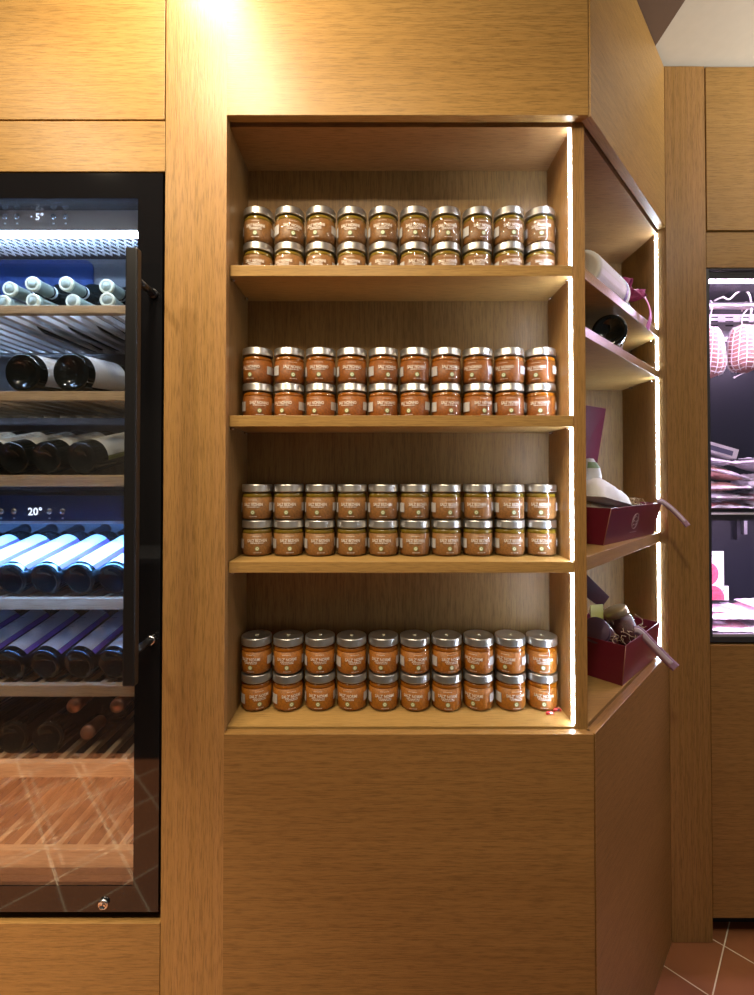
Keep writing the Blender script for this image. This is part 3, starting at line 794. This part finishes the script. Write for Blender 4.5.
# ------------------------------------------------------------------ meat display fridge on the right
mf = thing('display_fridge', 'pink lit glass fronted fridge with cured meats at right edge', 'fridge', (1.35, .60, .912))
RX0, RX1, RZ0, RZ1, RY = 1.0100, 1.760, .9120, 2.0540, .84
m = MB()
m.box(RX0, RX0 + .010, .440, RY, RZ0, RZ1); m.box(RX1 - .010, RX1, .440, RY, RZ0, RZ1)
m.box(RX0 + .010, RX1 - .010, .440, RY, RZ1 - .004, RZ1 + .001); m.box(RX0 + .010, RX1 - .010, .440, RY, RZ0, .928)
m.box(RX0, RX1, RY, RY + .02, RZ0, RZ1)
m.build('body', 'black_plastic', mf)
bx(RX0 + .010, RX1 - .010, RY - .006, RY - .001, .93, 1.955).build('back_panel', 'navy_back', mf)
vp = bx(RX0 + .010, RX1 - .010, RY - .020, RY - .007, 1.985, 2.048).build('vent_plate', 'white_panel', mf)
bx(RX0 + .010, RX1 - .010, RY - .014, RY - .007, 1.945, 1.985).build('vent_lip', 'steel', mf)
for j in range(3):
    for i in range(8):
        x = 1.300 + i * .060; z = 2.0000 + j * .0165
        m = MB(); m.box(x, x + .030, RY - .0215, RY - .0195, z, z + .0045); m.build('vent_slot', 'slot', vp)
m = MB(); m.box(RX0 + .010, RX1 - .010, .441, .452, .915, .936); m.build('lower_rail', 'steel', mf)
m = MB(); m.box(RX0 + .010, RX1 - .010, .446, .462, 2.024, 2.046); m.build('upper_rail', 'black_metal', mf)
bx(RX0 + .010, RX1 - .010, .448, .456, 2.0165, 2.0205).build('led_bar', 'led_pink', mf)
bx(RX0 + .0101, RX0 + .0116, .4462, .4512, 1.306, 2.010).build('side_led', 'led_side', mf)
bx(RX0 + .0101, RX0 + .0116, .4462, .4512, .940, 1.276).build('side_led', 'led_side', mf)
bx(RX0 + .012, RX1 - .012, .470, .482, 1.2786, 1.2789).build('led_bar', 'led_pink', mf)
bx(RX0 + .010, RX1 - .010, .442, .445, .936, 2.012).build('glass_pane', 'glass_side', mf)
sf = bx(RX0 + .010, RX1 - .010, .452, .80, 1.2790, 1.3030).build('shelf', 'black_metal', mf)
bx(RX0 + .010, RX1 - .010, .450, .4519, 1.2985, 1.3040).build('shelf_edge', 'white_panel', sf)
m = MB(); m.tube([(RX0 + .010, .620, 2.0060), (RX1 - .010, .620, 2.0060)], .0125, 14); rod = m.build('hanging_rod', 'steel', mf)
for k in range(2):
    m = MB(); x = 1.395 + .028 * k
    m.box(x, x + .012, RY - .022, RY - .007, 1.17 + .02 * k, 1.27); m.build('shelf_bracket', 'steel' if k else 'slot', mf)
def salami(label, x, y, zt, zb, R, tilt):
    t = thing('salami', label, 'salami', (x, y, zb), 'netted salamis hanging from the rod')
    n = 14; H = zt - zb
    prof = []
    for i in range(n + 1):
        u = i / n
        r = R * (max(0., 1 - (2 * u - 1) ** 4) ** .5) * (1.06 - .30 * u)
        prof.append((max(r, .004), zb + H * u))
    T = Matrix.Translation((x, y, zb)) @ Matrix.Rotation(tilt, 4, 'Y') @ Matrix.Translation((0, 0, -zb))
    m = MB(); m.lathe(prof, 28, 0, T); m.build('meat', 'salami', t)
    m = MB()
    def rad_at(z):
        u = (z - zb) / H; return R * (max(0., 1 - (2 * u - 1) ** 4) ** .5) * (1.06 - .30 * u)
    for k in range(14):
        a = 2 * PI * k / 14
        pts = []
        for i in range(1, 20):
            z = zb + H * i / 20; rr = rad_at(z) + .001
            pts.append(T @ Vector((rr * math.cos(a + .35 * i / 20), rr * math.sin(a + .35 * i / 20), z)))
        m.tube(pts, .0015, 5)
    for i in range(1, 12):
        z = zb + H * i / 12; rr = rad_at(z) + .001
        m.tube([T @ Vector((rr * math.cos(2 * PI * k / 24), rr * math.sin(2 * PI * k / 24), z + .003 * math.sin(5 * 2 * PI * k / 24))) for k in range(25)], .0014, 5)
    m.build('netting', 'netting', t)
    m = MB(); tp_ = T @ Vector((0, 0, zt))
    m.tube(spline([tp_ - Vector((0, 0, .004)), tp_ + Vector((.002, 0, .03)), (x, y - .014, 2.000), (x, y - .006, 2.021), (x - .002, y + .012, 2.016), (x, y + .014, 1.995)], 5), .0022, 6)
    m.build('string', 'netting', t)
    m = MB(); bt = T @ Vector((0, 0, zb + .002))
    m.tube(spline([bt, bt + Vector((-.02, -.01, -.006)), bt + Vector((-.05, -.015, -.020))], 5), .0016, 5); m.lathe([(.0, -.004), (.0045, 0), (.0, .004)], 8, 0, Matrix.Translation(bt + Vector((-.052, -.015, -.021))))
    m.build('string_tail', 'netting', t)
salami('left netted salami half hidden by the wooden post', 1.152, .620, 1.935, 1.755, .046, 0)
salami('right netted salami hanging complete near the picture edge', 1.284, .630, 1.945, 1.775, .052, rad(-4))
m = MB(); m.tube(spline([(1.165, .615, 2.022), (1.19, .61, 2.032), (1.215, .612, 2.026), (1.245, .61, 2.052), (1.275, .61, 2.050), (1.292, .615, 2.020), (1.288, .612, 1.955)], 6), .0032, 7)
tt = m.build('string_loop', 'netting'); tt['label'] = 'slack white string looped over the rod between the salamis'; tt['category'] = 'string'

def meat_pack(label, x0, x1, y0, y1, z, h, rot, tilt, meat, seed, group):
    c = Vector(((x0 + x1) / 2, (y0 + y1) / 2, z)); t = thing('meat_pack', label, 'meat pack', tuple(c), group)
    R_ = Matrix.Translation(c) @ Matrix.Rotation(rot, 4, 'Z') @ Matrix.Rotation(tilt, 4, 'Y')
    P = lambda a, b, e: R_ @ Vector((a - (x1 - x0) / 2, b - (y1 - y0) / 2, e))
    W, D = x1 - x0, y1 - y0; rr = random.Random(seed); ph = [rr.uniform(0, 6) for _ in range(5)]
    n = 16
    def cushion(a0, a1, b0, b1, hh, sgn, e0, pw, amp):
        vs = []
        for j in range(n + 1):
            for i in range(n + 1):
                u, v = i / n, j / n
                e = max(0, (1 - abs(2 * u - 1) ** pw) * (1 - abs(2 * v - 1) ** pw)) ** .6
                wr = amp * (math.sin(9 * u + ph[0] + 5 * v) + .7 * math.sin(15 * v + ph[1] - 7 * u) + .5 * math.sin(27 * u + 19 * v + ph[2]))
                vs.append(P(a0 + (a1 - a0) * u, b0 + (b1 - b0) * v, e0 + sgn * hh * e + wr * (.3 + e) * (1 if sgn > 0 else .2)))
        return vs
    F = [(j * (n + 1) + i, j * (n + 1) + i + 1, (j + 1) * (n + 1) + i + 1, (j + 1) * (n + 1) + i) for j in range(n) for i in range(n)]
    Fr = [tuple(reversed(q)) for q in F]
    m = MB(); e0 = h * .35
    m.add(cushion(.012, W - .012, .012, D - .012, h * .62, 1, e0, 4, .0008), F, 0, True)
    m.add(cushion(.012, W - .012, .012, D - .012, h * .33, -1, e0, 4, .0004), Fr, 0, True)
    m.build('meat', meat, t)
    m = MB()
    m.add(cushion(-.012, .016, -.006, D + .006, h * .10, 1, e0 + .001, 3, .0030), F, 0, True)
    m.add(cushion(W - .018, W + .020, -.006, D + .006, h * .10, 1, e0 + .001, 3, .0034), F, 0, True)
    m.add(cushion(.012, W - .012, -.016, .016, h * .12, 1, e0 + .001, 3, .0026), F, 0, True)
    m.add(cushion(.020, W * .55, .02, D - .02, h * .10, 1, e0 + h * .56, 3, .0022), F, 0, True)
    m.build('film', 'film', t)
    return t
ZF = 1.3035; G = 'vacuum packed meats on the fridge shelf'
meat_pack('pink vacuum meat pack lying lowest in the left pile on the fridge shelf', 1.055, 1.215, .52, .66, ZF, .030, 0, 0, 'meat_pink', 1, G)
meat_pack('white filmed meat pack second from bottom of the left pile', 1.060, 1.205, .52, .65, ZF + .032, .028, .1, .02, 'film', 2, G)
meat_pack('lilac crumpled meat pack in the middle of the left pile', 1.050, 1.200, .52, .65, ZF + .062, .032, -.1, -.02, 'meat_pale', 3, G)
meat_pack('pale pink meat pack sloping down near the top of the left pile', 1.060, 1.215, .53, .65, ZF + .105, .036, .12, .22, 'meat_pale', 4, G)
meat_pack('white wrapped pack just under the grey tray on the left pile', 1.060, 1.190, .55, .66, ZF + .150, .028, -.05, .12, 'film', 5, G)
t = thing('food_tray', 'grey shallow tray tilted on top of the left meat pile', 'tray', (1.13, .6, ZF + .19))
T = Matrix.Translation((1.125, .60, ZF + .186)) @ Matrix.Rotation(rad(16), 4, 'Y')
m = MB(); m.box(-.065, .062, -.05, .05, 0, .004, 0, T); m.box(-.065, .062, -.05, -.046, .004, .032, 0, T); m.box(-.065, .062, .046, .05, .004, .032, 0, T); m.box(.058, .062, -.046, .046, .004, .032, 0, T); m.box(-.065, -.061, -.046, .046, .004, .032, 0, T)
m.build('tray_shell', 'label_grey', t); m = MB(); m.box(-.045, .045, -.0512, -.0501, .006, .022, 0, T); m.build('tray_label', 'ink', t)
meat_pack('large crumpled lilac meat pack at the right picture edge, bottom', 1.222, 1.400, .53, .68, ZF, .060, .1, 0, 'pack_pink', 6, G)
meat_pack('lilac crumpled pack lying on the right hand meat pile', 1.230, 1.390, .54, .68, ZF + .068, .052, -.15, -.12, 'film', 7, G)
meat_pack('topmost lilac film pack of the right hand meat pile', 1.245, 1.380, .55, .68, ZF + .128, .040, .2, .2, 'film', 8, G)
# lower compartment
ZL = .9285
G = 'flat pink packs in the lower compartment'
meat_pack('flat pink pack in front on the lower compartment floor, left', 1.045, 1.195, .475, .62, ZL, .022, 0, 0, 'pack_pink', 11, G)
meat_pack('flat pink pack on the lower compartment floor at the picture edge', 1.225, 1.400, .480, .63, ZL, .024, .05, 0, 'pack_pink', 12, G)
meat_pack('flat pink pack lying on top in the lower compartment, left', 1.045, 1.200, .50, .64, ZL + .030, .024, .03, .0, 'pack_pink', 13, G)
meat_pack('upper flat pink pack of the lower compartment at the picture edge', 1.220, 1.395, .50, .66, ZL + .032, .034, -.08, -.06, 'pack_pink', 14, G)
for k, (x0, x1, y, z0, z1, lab) in enumerate(((1.110, 1.2265, .665, ZL + .0565, 1.150, 'tall white card with red round picture, rear one of two in lower compartment'),
                                              (1.105, 1.2235, .640, ZL + .0560, 1.033, 'short white card with red round picture in front of the taller card'))):
    t = thing('price_card', lab, 'card', ((x0 + x1) / 2, y, z0), 'white cards with red pictures')
    sh = MB().box(x0, x1, y, y + .003, z0, z1).build('card_sheet', 'card_white', t)
    m = MB(); cx = 1.166; cz = z0 + (z1 - z0) * (.52 if k == 0 else .18); r = .042
    vs = [(cx + r * math.cos(2 * PI * q / 32), y - .0006, max(z0 + .001, cz + r * math.sin(2 * PI * q / 32))) for q in range(32)]
    m.add(vs, [tuple(range(32))]); m.build('round_picture', 'card_red', t)
    m = MB()
    for q in range(6): m.box(x0 + .052 + q * .009, x0 + .058 + q * .009, y - .0008, y - .0001, z1 - .018, z1 - .014)
    m.build('printed_line', 'ink', t)

# ------------------------------------------------------------------ lamps
def lamp(name, loc, size, power, col, target=None, spread=180):
    l = bpy.data.lights.new(name, 'AREA'); l.shape = 'DISK'; l.size = size; l.energy = power; l.color = col; l.spread = rad(spread)
    o = bpy.data.objects.new(name, l); COL.objects.link(o); o.location = loc
    if target: o.rotation_euler = (Vector(target) - Vector(loc)).to_track_quat('-Z', 'Y').to_euler()
    return o
WARM = (1., .84, .60)
lamp('ceiling_downlight', (-.42, -.22, 2.672), .12, 4.2, WARM)
lamp('ceiling_downlight', (-.41, -.55, 2.672), .16, 11, WARM)
lamp('ceiling_downlight', (-.05, -1.00, 2.672), .14, 9, WARM)
lamp('ceiling_downlight', (-1.10, -.80, 2.672), .14, 9, WARM)
lamp('ceiling_downlight', (-1.45, -1.10, 2.672), .14, 34, WARM, spread=80)
lamp('ceiling_downlight', (1.45, -.80, 2.672), .14, 5.0, (1., .95, .88))
lamp('ceiling_fill', (3.0, -.60, 1.75), .40, 13, (1., .93, .82), (2.0, .0, 2.68), spread=62)  # unseen fill light, added to brighten the beige ceiling at right

w = bpy.data.worlds.new('World'); SC.world = w; w.use_nodes = True
w.node_tree.nodes['Background'].inputs[0].default_value = (.05, .047, .043, 1)

# ------------------------------------------------------------------ camera
cam = bpy.data.cameras.new('camera'); co = bpy.data.objects.new('camera', cam); COL.objects.link(co)
co.location = (0, -.954, 1.42); co.rotation_euler = (rad(90 + .79), 0, 0)
cam.sensor_fit = 'HORIZONTAL'; cam.sensor_width = 36; cam.lens = 36 * 456.5 / 754
cam.shift_y = (468.7 - 497.5) / 754; cam.clip_start = .02
SC.camera = co
vs_ = SC.view_settings
vs_.view_transform = 'Standard'; vs_.look = 'None'; vs_.gamma = 1; vs_.use_curve_mapping = False
vs_.exposure = .72
SC.cycles.use_denoising = True
SC.cycles.transparent_max_bounces = 16
SC.cycles.max_bounces = 8
SC.cycles.sample_clamp_indirect = 6
